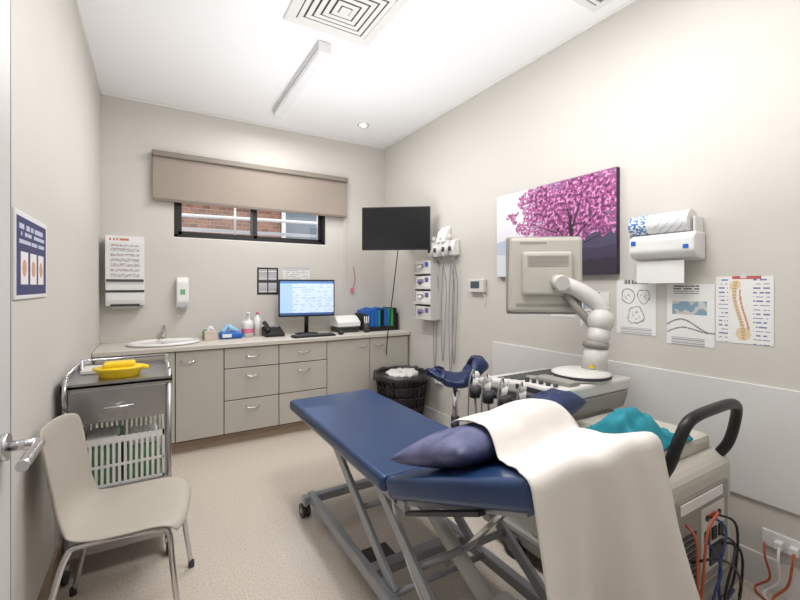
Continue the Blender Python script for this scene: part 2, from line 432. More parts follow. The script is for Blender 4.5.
def hp(u,v):
    if v>.86: return (205,130,90) if .08<u<.6 and .9<v<.95 and noise.noise(Vector((u*22,1,2)))>-.2 else (236,236,236)
    if v<.06: return (75,75,78)
    if .12<u<.88 and .10<v<.82:
        if (v*9)%1<.62:
            n_=noise.noise(Vector((u*16,v*34,0)))
            return (198,168,152) if n_>.25 else ((176,180,188) if n_>-.1 else (222,222,224))
    return (230,230,230)
box(g,'backing',(-.345,YB-.13,1.41),(-.065,YB-.1265,1.81),M_white,.001)
paint(g,'print',(-.34,YB-.1305,1.415),(.27,0,0),(0,0,.39),hp,60,84,M_vc)
box(g,'holder',(-.34,YB-.1265,1.565),(-.07,YB-.001,1.80),M_white,.004)
g=G('soap_dispenser',(.235,YB-.05,1.2))
MB().prism([(YB-.001,1.18),(YB-.06,1.18),(YB-.09,1.24),(YB-.08,1.42),(YB-.05,1.46),(YB-.001,1.46)],'x',.185,.285,.012).done('cover',M_white,g)
box(g,'label',(.215,YB-.089,1.30),(.255,YB-.083,1.35),mat('green_label',(120,175,135),.5),.001)
box(g,'lever',(.2,YB-.095,1.17),(.27,YB-.04,1.20),M_grey,.004)
def dark_notice(u,v):
    for (a,b_,c0,d0) in ((.08,.46,.55,.93),(.54,.92,.55,.93),(.08,.46,.08,.46),(.54,.92,.08,.46)):
        if a<u<b_ and c0<v<d0: return (220,222,225) if ((v*20)%1)<.55 else (120,120,125)
    return (45,45,50)
paint(G('wall_notice',(1.02,YB,1.43)),'print',(.912,YB-.002,1.29),(.215,0,0),(0,0,.28),dark_notice,36,44,M_vc)
paint(G('wall_notice',(1.3,YB,1.5)),'print',(1.18,YB-.002,1.38),(.29,0,0),(0,0,.2),lines((225,225,222),(170,170,172),(190,190,195),10),36,30,M_vc)
g=G('hanging_badge',(1.99,YB-.02,1.4));tube(g,'cord',[(1.99,YB-.006,1.6),(2.005,YB-.012,1.45),(1.98,YB-.015,1.36)],.003,M_red);box(g,'tag',(1.95,YB-.018,1.30),(1.99,YB-.012,1.36),M_pink,.002)

# ------------------------------------------------ left wall sign
def sign(u,v):
    if v>.95 or v<.03 or u<.03 or u>.97: return (225,225,230)
    if .62<v<.88 and .1<u<.9 and ((v*11)%1)<.6 and noise.noise(Vector((u*14,math.floor(v*11)*2.3,0)))>-.2: return (190,195,215)
    for cx_ in (.25,.52,.78):
        if abs(u-cx_)<.10 and .16<v<.54:
            return (205,160,130) if math.hypot((u-cx_)*1.6,(v-.35))<.1 else (232,226,226)
    return (48,54,104)
g=G('wall_sign',(XL,2.0,1.48))
box(g,'board',(XL+.0005,1.78,1.335),(XL+.006,2.25,1.635),M_white,.001)
paint(g,'print',(XL+.0067,1.785,1.34),(0,.46,0),(0,0,.29),sign,96,64,M_vc)

# ------------------------------------------------ right wall items
def tree(u,v):
    N=lambda s,o=0: noise.noise(Vector((u*s*1.55,v*s,o)))
    t=min(1,max(0,(u-.22)/.45)); t=t*t*(3-2*t)
    sky=(230,228,236); right=(120,104,138)
    bg=tuple(a*(1-t)+b_*t for a,b_ in zip(sky,right))
    hill=.42+.05*N(3,4)+.04*u
    if v<hill: bg=tuple(a*(1-t)+b_*t for a,b_ in zip((188,198,216),(74,70,98)))
    if v<.27+.02*N(5,9): bg=tuple(a*(1-t)+b_*t for a,b_ in zip((216,220,230),(64,56,80)))
    if v<.13+.05*N(6,5)+.07*max(0,u-.5) and u>.12: bg=(52,44,58) if u>.35 else (120,120,136)
    d=math.hypot((u-.70)/.50,(v-.70)/.36)+.35*N(5,2)+.14*N(16,4)
    if d<1.0:
        k=N(30,7)+.7*N(62,3)
        if k>.34: bg=(212,148,194)
        elif k>.02: bg=(172,86,146)
        elif k>-.25: bg=(132,60,116)
        elif d<.72: bg=(84,42,80)
    tx=.70+.02*math.sin(v*9)
    if .06<v<.62 and abs(u-tx)<.012+.05*max(0,.2-v): bg=(30,20,28)
    for (x0,y0,x1,y1) in ((.70,.3,.52,.58),(.70,.36,.88,.62),(.70,.45,.64,.8),(.70,.28,.97,.42),(.58,.45,.36,.58),(.70,.5,.78,.85)):
        px,py=u-x0,v-y0;vx,vy=x1-x0,y1-y0;tt=(px*vx+py*vy)/(vx*vx+vy*vy)
        if 0<tt<1 and math.hypot(px-vx*tt,py-vy*tt)<.006*(1.3-tt): bg=(38,24,36)
    return bg
g=G('blossom_tree_canvas_print',(XR,1.93,1.77))
box(g,'canvas_block',(XR-.035,1.433,1.452),(XR-.0005,2.427,2.092),mat('canvas_edge',(60,42,62),.7),.002)
paint(g,'picture',(XR-.0357,2.426,1.453),(0,-.992,0),(0,0,.638),tree,300,195,M_vc)

def sketch(kind):
    def f(u,v):
        bg=(232,232,231)
        if kind==0:
            for (a,b_,r_) in ((.3,.7,.16),(.7,.7,.15),(.5,.35,.2)):
                d=abs(math.hypot((u-a),(v-b_)*1.3)-r_+.05*noise.noise(Vector((u*8,v*8,a))))
                if d<.013: return (150,150,156)
                if math.hypot((u-a),(v-b_)*1.3)<r_*.55 and noise.noise(Vector((u*16,v*16,0)))>.15: return (185,180,182)
            if v>.92 and .2<u<.8 and noise.noise(Vector((u*25,1,1)))>-.2: return (110,110,115)
            if v<.12 and .1<u<.9 and (v*36)%1<.4: return (175,175,180)
        if kind==1:
            if .12<u<.85 and .50<v<.72: return (130,160,180) if noise.noise(Vector((u*6,v*9,0)))>-.1 else (196,196,192)
            if v>.84 and .15<u<.7 and (v*24)%1<.45 and noise.noise(Vector((u*22,math.floor(v*24),1)))>-.25: return (80,80,90)
            w=.32+.1*math.sin(u*5)
            if abs(v-w)<.012 or (v<w and abs(v-w*.6-.1*u)<.010): return (120,120,130)
            if v<.12 and .1<u<.8 and (v*36)%1<.4: return (160,160,165)
        if kind==2:
            x_=.42+.08*math.sin(v*5+1)
            if abs(u-x_)<.035 and .06<v<.93: return (216,190,150) if (v*22)%1<.75 else (170,140,110)
            if abs(u-x_-.10)<.02 and .2<v<.8: return (206,150,130)
            if math.hypot(u-x_,(v-.14)*1.3)<.13 or math.hypot(u-x_,(v-.86)*1.3)<.10: return (222,202,168)
            if (u>.66 or u<.22) and abs(u-.5)<.44 and (v*16)%1<.25 and noise.noise(Vector((u*18,math.floor(v*16),1)))>-.1: return (110,120,170)
            if v>.95 and .3<u<.8: return (190,90,90)
        if kind==3 and .1<u<.9 and .08<v<.9 and (v*16)%1<.35 and noise.noise(Vector((u*18,math.floor(v*16),1)))>-.2: return (165,165,170)
        return bg
    return f
for k,(ya,yb,z0,z1) in enumerate(((1.735,1.93,1.17,1.37),(1.50,1.70,1.12,1.345),(1.452,1.225,1.10,1.415),(1.17,.947,1.07,1.39),(.943,.72,1.107,1.427),(1.98,2.08,1.2,1.3))):
    ya,yb=max(ya,yb),min(ya,yb)
    g=G('wall_diagram_sheet',(XR,(ya+yb)/2,z0))
    paint(g,'print',(XR-.002,ya,z0),(0,yb-ya,0),(0,0,z1-z0),sketch((3,1,0,1,2,3)[k]),66,90,M_vc)
    box(g,'tape',(XR-.003,(ya+yb)/2-.012,z1-.01),(XR-.0022,(ya+yb)/2+.012,z1+.008),M_offw,0)
# paper roll dispenser
g=G('paper_roll_dispenser',(2.33,1.14,1.52))
MB().prism([(XR-.001,1.51),(XR-.10,1.53),(XR-.125,1.56),(XR-.125,1.63),(XR-.10,1.655),(XR-.001,1.655)],'y',.985,1.31,.012).done('housing',M_white,g)
q=MB();q.box((XR-.128,1.27,1.60),(XR-.123,1.295,1.625),.001);q.box((XR-.128,1.01,1.57),(XR-.123,1.035,1.59),.001);q.done('badges',M_bblue,g)
box(g,'hanging_paper',(XR-.08,1.05,1.395),(XR-.077,1.29,1.515),M_white,0)
def roll_fn(u,v):
    if u<.32:
        if noise.noise(Vector((u*22,v*12,1)))>.0: return (70,130,195)
    elif u<.4: return (236,236,236)
    elif abs((u*7+v*3)%1-.5)<.07 and .45<u<.95: return (165,192,216)
    return (236,236,236)
cyl(g,'roll',(XR-.07,1.015,1.712),(XR-.07,1.315,1.712),.055,M_white,seg=40)
vs=[];fs=[];cs=[]
NU_,NV_=60,64
for j in range(NV_):
    for i in range(NU_):
        b0=len(vs)
        for (di,dj) in ((0,0),(1,0),(1,1),(0,1)):
            a=2*math.pi*(j+dj)/NV_;yy=1.312-.294*(i+di)/NU_
            vs.append((XR-.07+.0556*math.cos(a),yy,1.712+.0556*math.sin(a)))
        fs.append((b0,b0+1,b0+2,b0+3));cs+=[lin(roll_fn((i+.5)/NU_,(j+.5)/NV_*3))]*4
me=bpy.data.meshes.new('wrapper');me.from_pydata(vs,[],fs);ca=me.color_attributes.new('Col','FLOAT_COLOR','POINT')
for k,c in enumerate(cs): ca.data[k].color=c
me.materials.append(M_vc);ob=bpy.data.objects.new('printed_wrapper',me);COL.objects.link(ob);attach(ob,g)
q=MB();q.box((XR-.09,.995,1.65),(XR-.001,1.007,1.73),.004);q.box((XR-.09,1.322,1.65),(XR-.001,1.332,1.73),.004);q.done('brackets',M_white,g)

g=G('wall_thermostat',(XR,2.72,1.38))
box(g,'case',(XR-.04,2.58,1.325),(XR-.0005,2.77,1.44),M_offw,.008)
box(g,'lcd',(XR-.042,2.63,1.36),(XR-.039,2.74,1.42),mat('lcd',(70,82,90),.3),.001)
tube(g,'sensor_lead',[(XR-.02,2.61,1.33),(XR-.02,2.58,1.28),(XR-.01,2.60,1.2)],.003,M_white)
# diagnostic set
g=G('otoscope_wall_set',(XR,3.1,1.8))
q=MB();q.prism([(XR-.001,1.66),(XR-.08,1.66),(XR-.09,1.72),(XR-.06,1.80),(XR-.001,1.81)],'y',2.93,3.33,.01);q.done('transformer',M_white,g)
q=MB()
for yy in (3.25,3.12,3.0):
    q.cyl((XR-.1,yy,1.66),(XR-.07,yy,1.80),.018,.015);q.sph((XR-.065,yy,1.83),.026)
q.done('instrument_handles',M_offw,g)
q=MB();q.prism([(XR-.001,1.79),(XR-.09,1.79),(XR-.05,1.90),(XR-.001,1.95)],'y',3.06,3.2,.01)
q.done('specula_dispenser',M_white,g)
q=MB()
for yy in (3.28,3.19,3.06,2.96): q.cyl((XR-.102,yy,1.70),(XR-.098,yy,1.74),.012)
q.done('instrument_caps',M_dark,g)
q=MB()
for i,yy in enumerate((3.25,3.12,3.0,2.95)):
    base=[Vector(p) for p in ((XR-.07,yy,1.66),(XR-.03,yy-.02,1.4),(XR-.02,yy+.01,1.0),(XR-.03,yy+.02,.62+.1*(i%2)),(XR-.025,yy+.05,.6+.1*(i%2)),(XR-.02,yy+.07,1.1),(XR-.015,yy+.05,1.6))]
    q.tube(base,.0045,6)
q.done('coiled_cords',mat('grey_cord',(140,142,146),.5),g)
# glove rack with white boxes and hanging clear bags
g=G('glove_box_rack',(XR-.06,3.4,1.1))
ry0,ry1=3.235,3.515
q=MB();q.box((XR-.004,ry0-.01,1.05),(XR-.0005,ry1+.01,1.66));
for z in (1.05,1.2,1.35,1.5):
    q.box((XR-.11,ry0,z),(XR-.004,ry1,z+.006));q.box((XR-.114,ry0,z),(XR-.11,ry1,z+.025))
for yy in (ry0-.005,ry1): q.box((XR-.114,yy,1.05),(XR-.004,yy+.005,1.6))
q.done('wire_rack',M_offw,g)
for i,z in enumerate((1.058,1.208,1.358,1.508)):
    box(g,'glove_box_%d'%i,(XR-.105,ry0+.015,z),(XR-.01,ry1-.01,z+.12),(M_offw,M_white,M_white,M_offw)[i],.004)
    box(g,'glove_print_%d'%i,(XR-.1075,ry0+.05,z+.06),(XR-.104,ry0+.11,z+.105),(M_purple,M_purple,M_purple,M_bblue)[i],.001)
    box(g,'glove_slot_%d'%i,(XR-.1075,ry0+.13,z+.05),(XR-.104,ry1-.04,z+.09),M_mach2,.001)
    MB().sph((XR-.115,ry0+.19,z+.06),.022,(.7,1.4,.9)).done('glove_tip_%d'%i,(M_purple,M_white,M_purple,M_white)[i],g)
# outlets
for i,(ya,z0) in enumerate(((.66,.2),(2.95,.42),(3.2,.42))):
    g=G('power_outlet',(XR,ya,z0))
    box(g,'plate',(XR-.012,ya-.02 if i else ya-.05,z0),(XR-.0005,ya+.10,z0+.075),M_white,.004)
    q=MB()
    for k in range(2): q.box((XR-.045,ya+.045*k-.01 if i else ya+.05*k-.03,z0+.015),(XR-.011,ya+.045*k+.02 if i else ya+.05*k,z0+.05),.005)
    q.done('plugs',M_white,g)
g=G('wall_power_cables',(XR-.05,.7,.0))
for k,mm in enumerate((M_orange,M_white,M_orange)):
    tube(g,'cable_%d'%k,[(XR-.045,.64+.05*k,.23),(XR-.07,.64+.045*k,.18),(XR-.05,.66+.03*k,.08),(XR-.08,.7+.03*k,.012),(XR-.2,.66-.05*k,.008),(XR-.32,.62+.05*k,.008)],.005,mm)

# TV
a_=math.atan2(-.60,.80)
g=G('wall_mounted_television',(2.02,3.44,1.935),a_,world=False)
box(g,'bezel',(-.335,-.0,-.205),(.335,.035,.215),M_black,.006)
box(g,'panel',(-.322,-.002,-.192),(.322,.001,.203),mat('tv_panel',(12,13,15),.3,var=.02,spec=.3),0)
box(g,'rear_bulge',(-.2,.033,-.13),(.2,.06,.13),M_black,.01)
q=MB();q.cyl((0,.06,0),(0,.12,0),.04);q.done('vesa_mount',M_dark,g)
g=G('television_wall_arm',(2.2,3.7,1.93))
q=MB();q.tube([(2.09,3.53,1.93),(2.2,3.75,1.93),(2.385,3.72,1.93)],.018,8,1,smooth=False);q.box((XR-.02,3.66,1.8),(XR-.001,3.78,2.06),.004);q.done('arm',M_black,g)
g=G('television_cable',(2.1,3.6,1.0)); tube(g,'cord',[(2.08,3.5,1.74),(2.09,3.62,1.3),(2.085,3.7,.95),(2.09,3.745,.75),(2.1,3.77,.66)],.005,M_black)

# ------------------------------------------------ laundry basket
g=G('waste_basket',(2.1,3.45,0))
c0=(2.1,3.46,0)
q=MB()
for k in range(28):
    a=2*math.pi*k/28
    q.tube([(c0[0]+.19*math.cos(a),c0[1]+.19*math.sin(a),.02),(c0[0]+.255*math.cos(a),c0[1]+.255*math.sin(a),.52)],.008,5,1,smooth=False)
for z in (.02,.12,.22,.32,.42,.52):
    rr=.19+.065*(z-.02)/.5
    q.tube([(c0[0]+rr*math.cos(2*math.pi*k/20),c0[1]+rr*math.sin(2*math.pi*k/20),z) for k in range(20)],.010,6,2,closed=True)
q.done('mesh_body',M_black,g)
bmn=MB();bmn.lathe([(.001,.01),(.18,.012),(.235,.48),(.26,.535),(.28,.54),(.29,.49)],c0,40)
for v in bmn.bm.verts:
    if v.co.z>.46:
        nz=noise.noise(Vector((v.co.x*18,v.co.y*18,v.co.z*9)));v.co.z+=.02*nz;v.co.x+=.012*nz
bmn.done('liner_bag',mat('bag_liner',(48,48,52),.35),g)
q=MB()
for k in range(9):
    a=k*.7;q.sph((c0[0]+.10*math.cos(a),c0[1]+.10*math.sin(a),.52),.06,(1.1,1,.5))
for v in q.bm.verts:
    v.co+=Vector((.012,.012,.014))*noise.noise(v.co*30)
q.done('crumpled_paper',M_offw,g)

# ------------------------------------------------ saddle stool
g=G('saddle_stool',(1.99,2.49,0),math.radians(-35),world=False)
nu,nv=20,14
bm=bmesh.new();V=[]
for i in range(nu+1):
    row=[]
    for j in range(nv+1):
        s_=-1+2*i/nu;t=-1+2*j/nv
        w=math.sqrt(max(0,1-abs(t)**3.2))
        xx=.225*s_*(.55+.45*w);yy=.155*t*math.sqrt(max(0.05,1-abs(s_)**4))
        z=.715+.11*max(0,s_-.1)**1.5+.035*max(0,-s_)-.05*t*t*(1 if s_<.4 else .3)
        row.append(bm.verts.new((xx,yy,z)))
    V.append(row)
for i in range(nu):
    for j in range(nv):
        f=bm.faces.new([V[i][j],V[i+1][j],V[i+1][j+1],V[i][j+1]]);f.smooth=True
o=mkobj('saddle_seat',bm,M_navy,g,True)
m=o.modifiers.new('s','SOLIDIFY');m.thickness=.06;m.offset=-1
m=o.modifiers.new('ss','SUBSURF');m.levels=1;m.render_levels=1
cyl(g,'gas_lift',(0,0,.08),(0,0,.665),.022,M_chrome);cyl(g,'lift_sleeve',(0,0,.08),(0,0,.38),.032,M_black)
q=MB();q.box((-.09,-.07,.64),(.09,.07,.665),.006);q.tube([(0,0,.64),(.0,-.12,.63),(.0,-.2,.625)],.007,8);q.done('seat_plate_and_lever',M_dark,g)
q=MB()
for k in range(5):
    a=2*math.pi*k/5;q.tube([(0,0,.1),(.26*math.cos(a),.26*math.sin(a),.07)],.018,8,1,smooth=False);q.cyl((.26*math.cos(a)-.012,.26*math.sin(a),.028),(.26*math.cos(a)+.012,.26*math.sin(a),.028),.028)
q.done('star_base_castors',M_dark,g)

# ------------------------------------------------ trolley
g=G('stainless_steel_trolley',(-.14,2.68,0))
x0,x1,y0,y1=-.365,.085,2.42,2.95
q=MB()
for (a,b_) in ((x0+.015,y0+.015),(x1-.015,y0+.015),(x0+.015,y1-.015),(x1-.015,y1-.015)):
    q.cyl((a,b_,.09),(a,b_,.955),.0125)
q.done('posts',M_steel,g)
q=MB();q.box((x0,y0,.895),(x1,y1,.91),.002)
q.box((x0,y0,.885),(x1,y0+.004,.92));q.box((x0,y1-.004,.885),(x1,y1,.93));q.box((x0,y0,.885),(x0+.004,y1,.93));q.box((x1-.004,y0,.885),(x1,y1,.93))
q.done('top_tray',M_steel,g)
q=MB();q.tube([(x0+.015,y0+.015,.955),(x0+.015,y1-.015,.955),(x1-.015,y1-.015,.955),(x1-.015,y0+.015,.955)],.007,8,1,smooth=False)
q.done('guard_rail',M_chrome,g)
q=MB();q.tube([(x0+.02,y0+.01,.80),(x0+.02,y0-.04,.84),(x0+.02,y0-.045,.90),(x0+.02,y0+.0,.95)],.009,8);q.done('push_handle',M_chrome,g)
box(g,'drawer_carcass',(x0+.03,y0+.02,.72),(x1-.03,y1-.02,.89),M_steel,.002)
box(g,'drawer_front',(x0+.028,y0-.002,.725),(x1-.028,y0+.02,.885),M_steel,.004)
q=MB();q.tube([(-.2,y0-.002,.80),(-.2,y0-.03,.80),(-.08,y0-.03,.80),(-.08,y0-.002,.80)],.006,8,1,smooth=False);q.done('drawer_pull',M_chrome,g)
for i,z in enumerate((.385,.12)):
    q=MB();q.box((x0+.005,y0+.005,z),(x1-.005,y1-.005,z+.012),.002)
    q.box((x0+.005,y0+.002,z-.012),(x1-.005,y0+.006,z+.022));q.box((x1-.007,y0,z-.012),(x1-.003,y1,z+.022));q.box((x0+.003,y0,z-.012),(x0+.007,y1,z+.022))
    q.done('shelf_%d'%i,M_steel,g)
q=MB();q2=MB()
for (a,b_) in ((x0+.015,y0+.015),(x1-.015,y0+.015),(x0+.015,y1-.015),(x1-.015,y1-.015)):
    q.cyl((a-.012,b_,.038),(a+.012,b_,.038),.038);q2.box((a-.018,b_-.02,.06),(a+.018,b_+.02,.092),.004)
q.done('castor_wheels',M_dark,g);q2.done('castor_forks',M_chrome,g)
g=G('plastic_storage_basket',(-.13,2.66,.4))
bx0,bx1,by0,by1,bz0,bz1=-.31,.05,2.435,2.85,.40,.645
q=MB()
for (z,hh) in ((bz0,.02),(bz1-.03,.03),(bz0+.10,.012)):
    q.box((bx0,by0,z),(bx1,by0+.008,z+hh));q.box((bx0,by1-.008,z),(bx1,by1,z+hh));q.box((bx0,by0,z),(bx0+.008,by1,z+hh));q.box((bx1-.008,by0,z),(bx1,by1,z+hh))
for i in range(16):
    a=bx0+(bx1-bx0-.01)*i/15;q.box((a,by0+.001,bz0),(a+.012,by0+.007,bz1));q.box((a,by1-.007,bz0),(a+.012,by1-.001,bz1))
for i in range(18):
    a=by0+(by1-by0-.01)*i/17;q.box((bx0+.001,a,bz0),(bx0+.007,a+.012,bz1));q.box((bx1-.007,a,bz0),(bx1-.001,a+.012,bz1))
q.box((bx0,by0,bz0),(bx1,by1,bz0+.006))
q.done('slatted_sides',M_white,g)
q=MB()
q.box((bx0+.02,by0+.02,bz0+.01),(bx0+.17,by1-.04,bz1-.05),.01);q.box((bx0+.19,by0+.02,bz0+.01),(bx1-.02,by1-.1,bz1-.07),.01);q.mi=1
q.box((bx0+.03,by0+.03,bz1-.05),(bx0+.16,by0+.2,bz1-.005),.01);q.box((bx0+.2,by0+.03,bz1-.07),(bx1-.03,by0+.2,bz1-.02),.01)
q.done('green_and_white_packets',[mat('pale_green_packet',(130,180,130),.6),M_white],g)
g=G('yellow_kidney_tray',(-.13,2.62,.91))
MB().lathe([(.001,0),(.085,.0),(.095,.035),(.11,.042),(.11,.048),(.09,.05)],(-.15,2.6,.911),28,1.05,.8).done('dish',M_yellow,g)
MB().box((-.22,2.55,.955),(-.08,2.65,.985),.012,seg=3).done('lid',M_yellow,g)
box(g,'hinge_tab',(-.07,2.57,.94),(-.02,2.63,.955),M_yellow,.004)
g=G('document_tray',(-.28,2.8,.91));box(g,'tray',(-.33,2.72,.911),(-.22,2.9,.93),M_offw,.004)

# ------------------------------------------------ visitor chair
g=G('visitor_chair',(-.095,2.06,0),math.radians(-8),world=False)
prof=[(.235,.425),(.225,.447),(.18,.455),(.05,.446),(-.08,.442),(-.15,.452),(-.195,.485),(-.215,.54),(-.225,.62),(-.238,.70),(-.25,.78),(-.262,.845)]
prof=[Vector((p[0],0,p[1])) for p in prof]
bm=bmesh.new();V=[];n=14
for i,p in enumerate(prof):
    row=[];t=i/(len(prof)-1)
    hw=.225
    if i<2: hw=.215
    if 5<=i<=8: hw=.20
    if i>=9: hw=.205-(.02 if i==11 else 0)
    for j in range(n+1):
        s_=-1+2*j/n
        xx,zz=p.x,p.z
        if i<6: zz+=.012*abs(s_)**3*(1 if i>1 else -.3); xx-=(.03*s_**4 if i<3 else 0)
        else: xx+=.045*abs(s_)**2.5
        if i==11: zz-=.02*s_**4
        row.append(bm.verts.new((xx,hw*s_,zz)))
    V.append(row)
for i in range(len(prof)-1):
    for j in range(n):
        f=bm.faces.new([V[i][j],V[i+1][j],V[i+1][j+1],V[i][j+1]]);f.smooth=True
o=mkobj('seat_shell',bm,M_chair,g,True)
m=o.modifiers.new('s','SOLIDIFY');m.thickness=.012;m.offset=0
m=o.modifiers.new('ss','SUBSURF');m.levels=2;m.render_levels=2
for k,sy in enumerate((-1,1)):
    tube(g,'leg_frame_%d'%(k+1),[(.225,sy*.235,.012),(.19,sy*.205,.30),(.175,sy*.19,.415),(.12,sy*.18,.43),(-.10,sy*.18,.427),(-.15,sy*.19,.40),(-.19,sy*.21,.25),(-.245,sy*.235,.012)],.011,M_chrome,10,5)
q=MB();q.cyl((.12,-.18,.425),(.12,.18,.425),.009);q.cyl((-.1,-.18,.422),(-.1,.18,.422),.009);q.done('cross_bars',M_chrome,g)
q=MB()
for sy in (-1,1):
    for xx in (.226,-.246): q.cyl((xx,sy*.236,0),(xx,sy*.235,.03),.014)
q.done('foot_caps',M_dark,g)

# ------------------------------------------------ door
g=G('door_1',(-.27,.06,0))
M_door=mat('door_paint',(205,204,203),.45,var=.01)
box(g,'leaf',(-.30,.06,.008),(-.262,1.185,2.08),M_door,.002)
box(g,'edge_strip',(-.301,1.185,.008),(-.261,1.189,2.08),M_grey,.001)
q=MB();q.cyl((-.262,1.12,1.055),(-.25,1.12,1.055),.027,seg=32);q.cyl((-.25,1.12,1.055),(-.205,1.12,1.055),.0105)
q.tube([(-.215,1.13,1.055),(-.203,1.115,1.055),(-.202,1.06,1.055),(-.202,.985,1.055)],.0105,12,5)
q.done('lever_handle',M_chrome,g)
boxes('trim_3',[((-.335,-.165,0),(-.32,-.015,2.15)),((.78,-.165,0),(.795,-.015,2.15)),((-.32,-.165,2.15),(.78,-.015,2.165))],M_trim)

# ------------------------------------------------ treatment table
g=G('treatment_table',(1.09,1.7,0))
def slab(name,xa,xb,ya,yb,za,zb,th,m,bev=.022):
    L=math.hypot(yb-ya,zb-za);ang=math.atan2(zb-za,yb-ya)
    q=MB();R=Matrix.Rotation(ang,4,'X')
    c=Vector(((xa+xb)/2,(ya+yb)/2,(za+zb)/2))+R@Vector((0,0,-th/2))
    h=Vector(((xb-xa)/2,L/2,th/2))
    q.box(c-h,c+h,bev,R,seg=4)
    o=q.done(name,m,g)
    for p in o.data.polygons: p.use_smooth=True
    wn=o.modifiers.new('wn','WEIGHTED_NORMAL')
    return o
BX0,BX1=.78,1.38
slab('main_cushion',BX0,BX1,1.44,2.74,.62,.62,.07,M_blue)
slab('backrest_cushion',BX0,BX1-.05,.70,1.425,.91,.625,.085,M_blue)
slab('backrest_frame',BX0+.06,BX1-.10,.76,1.40,.80,.54,.03,M_grey,.005)
q=MB()
for x_ in (BX0+.05,BX1-.08): q.box((x_,1.35,.505),(x_+.03,2.66,.548),.004)
for y_ in (1.40,2.0,2.6): q.box((BX0+.05,y_,.51),(BX1-.05,y_+.03,.545),.004)
q.done('top_frame',M_grey,g)
q=MB()
for x_ in (.80,1.32): q.box((x_,.95,.085),(x_+.04,2.42,.135),.006)
for y_ in (.95,2.36): q.box((.76,y_,.085),(1.42,y_+.05,.13),.006)
q.box((.84,1.6,.09),(1.32,1.66,.13),.004)
q.done('base_frame',M_grey,g)
q=MB()
def bar(x_,p,r_,w=.05,t=.022):
    p=Vector((0,*p));r_=Vector((0,*r_));d=r_-p;ang=math.atan2(d.z,d.y);c=(p+r_)/2+Vector((x_,0,0));h=Vector((t/2,d.length/2,w/2))
    q.box(c-h,c+h,.004,Matrix.Rotation(ang,4,'X'))
for x_ in (.85,1.31):
    bar(x_,(1.0,.12),(1.62,.52)); bar(x_,(1.45,.12),(2.1,.52))
for (y_,z_) in ((1.0,.12),(1.62,.52),(1.45,.12),(2.1,.52),(1.3,.31),(1.78,.32)):
    q.cyl((.84,y_,z_),(1.32,y_,z_),.014)
q.done('lift_arms',M_grey,g)
q=MB();q.cyl((1.08,1.1,.16),(1.08,1.55,.38),.032);q.cyl((1.08,1.55,.38),(1.08,1.8,.5),.015);q.box((1.0,1.0,.1),(1.16,1.14,.22),.01);q.done('actuator_motor',M_offw,g)
slab('gas_strut',1.06,1.09,.95,1.4,.72,.2,.02,M_chrome,.004)
q=MB();q2=MB()
for (a,b_) in ((.78,2.385),(1.40,2.385),(.78,.975),(1.40,.975)):
    for dx in (-.016,.016): q.cyl((a+dx-.008,b_+.02,.04),(a+dx+.008,b_+.02,.04),.04)
    q2.cyl((a,b_,.07),(a,b_,.1),.018);q2.cyl((a-.026,b_+.02,.04),(a+.026,b_+.02,.04),.012)
q.done('castors',M_dark,g);q2.done('castor_stems',M_chrome,g)
tube(g,'hand_control_cord',[(.86,1.5,.5),(.85,1.4,.35),(.9,1.3,.14),(.98,1.2,.03),(1.1,1.1,.02)],.006,M_white)
box(g,'foot_pedal',(.9,1.75,.0),(1.05,1.9,.035),M_dark,.008)
slab('release_lever',.80,.83,.9,1.3,.73,.54,.015,M_dark,.003)

def plane_z(y_): return .625+(1.425-y_)*(.285/.725)
def superpillow(name,c,s,R,m,g,e=.35):
    bm=bmesh.new();N=28;V=[]
    for i in range(N+1):
        row=[]
        for j in range(N+1):
            a=-1+2*i/N;b_=-1+2*j/N
            row.append((a,b_))
        V.append(row)
    def pt(a,b_,sg):
        k=(max(0,1-abs(a)**2.6)*max(0,1-abs(b_)**2.6))**.5
        x_=a*(1-.07*(1-b_*b_)*abs(a));y_=b_*(1-.07*(1-a*a)*abs(b_))
        z=sg*k*(1+.16*noise.noise(Vector((a*3,b_*3,sg)))+.05*noise.noise(Vector((a*9,b_*4,sg))))
        return Vector(c)+R@Vector((x_*s[0],y_*s[1],z*s[2]))
    top=[[bm.verts.new(pt(a,b_,1)) for (a,b_) in r_] for r_ in V]
    bot=[[bm.verts.new(pt(a,b_,-1)) for (a,b_) in r_] for r_ in V]
    for L in (top,bot):
        for i in range(N):
            for j in range(N):
                f=bm.faces.new([L[i][j],L[i+1][j],L[i+1][j+1],L[i][j+1]]);f.smooth=True
    bmesh.ops.remove_doubles(bm,verts=bm.verts[:],dist=.0005)
    return mkobj(name,bm,m,g,True)
mp_=bpy.data.materials.new('pillow_fabric');mp_.use_nodes=True;nt=mp_.node_tree;b=nt.nodes['Principled BSDF']
tc=nt.nodes.new('ShaderNodeTexCoord');w=nt.nodes.new('ShaderNodeTexNoise');w.inputs['Scale'].default_value=14
r=nt.nodes.new('ShaderNodeValToRGB');r.color_ramp.elements[0].color=lin((72,80,116));r.color_ramp.elements[1].color=lin((108,110,148));r.color_ramp.elements[0].position=.35;r.color_ramp.elements[1].position=.65
nt.links.new(tc.outputs['Object'],w.inputs['Vector']);nt.links.new(w.outputs['Fac'],r.inputs['Fac']);nt.links.new(r.outputs['Color'],b.inputs['Base Color']);b.inputs['Roughness'].default_value=.5
g=G('pillow',(1.08,1.19,.78))
Rp=Matrix.Rotation(math.radians(-21),3,'X')@Matrix.Rotation(math.radians(4),3,'Z')
superpillow('cushion_body',(1.08,1.19,.785),(.30,.21,.07),Rp,mp_,g)

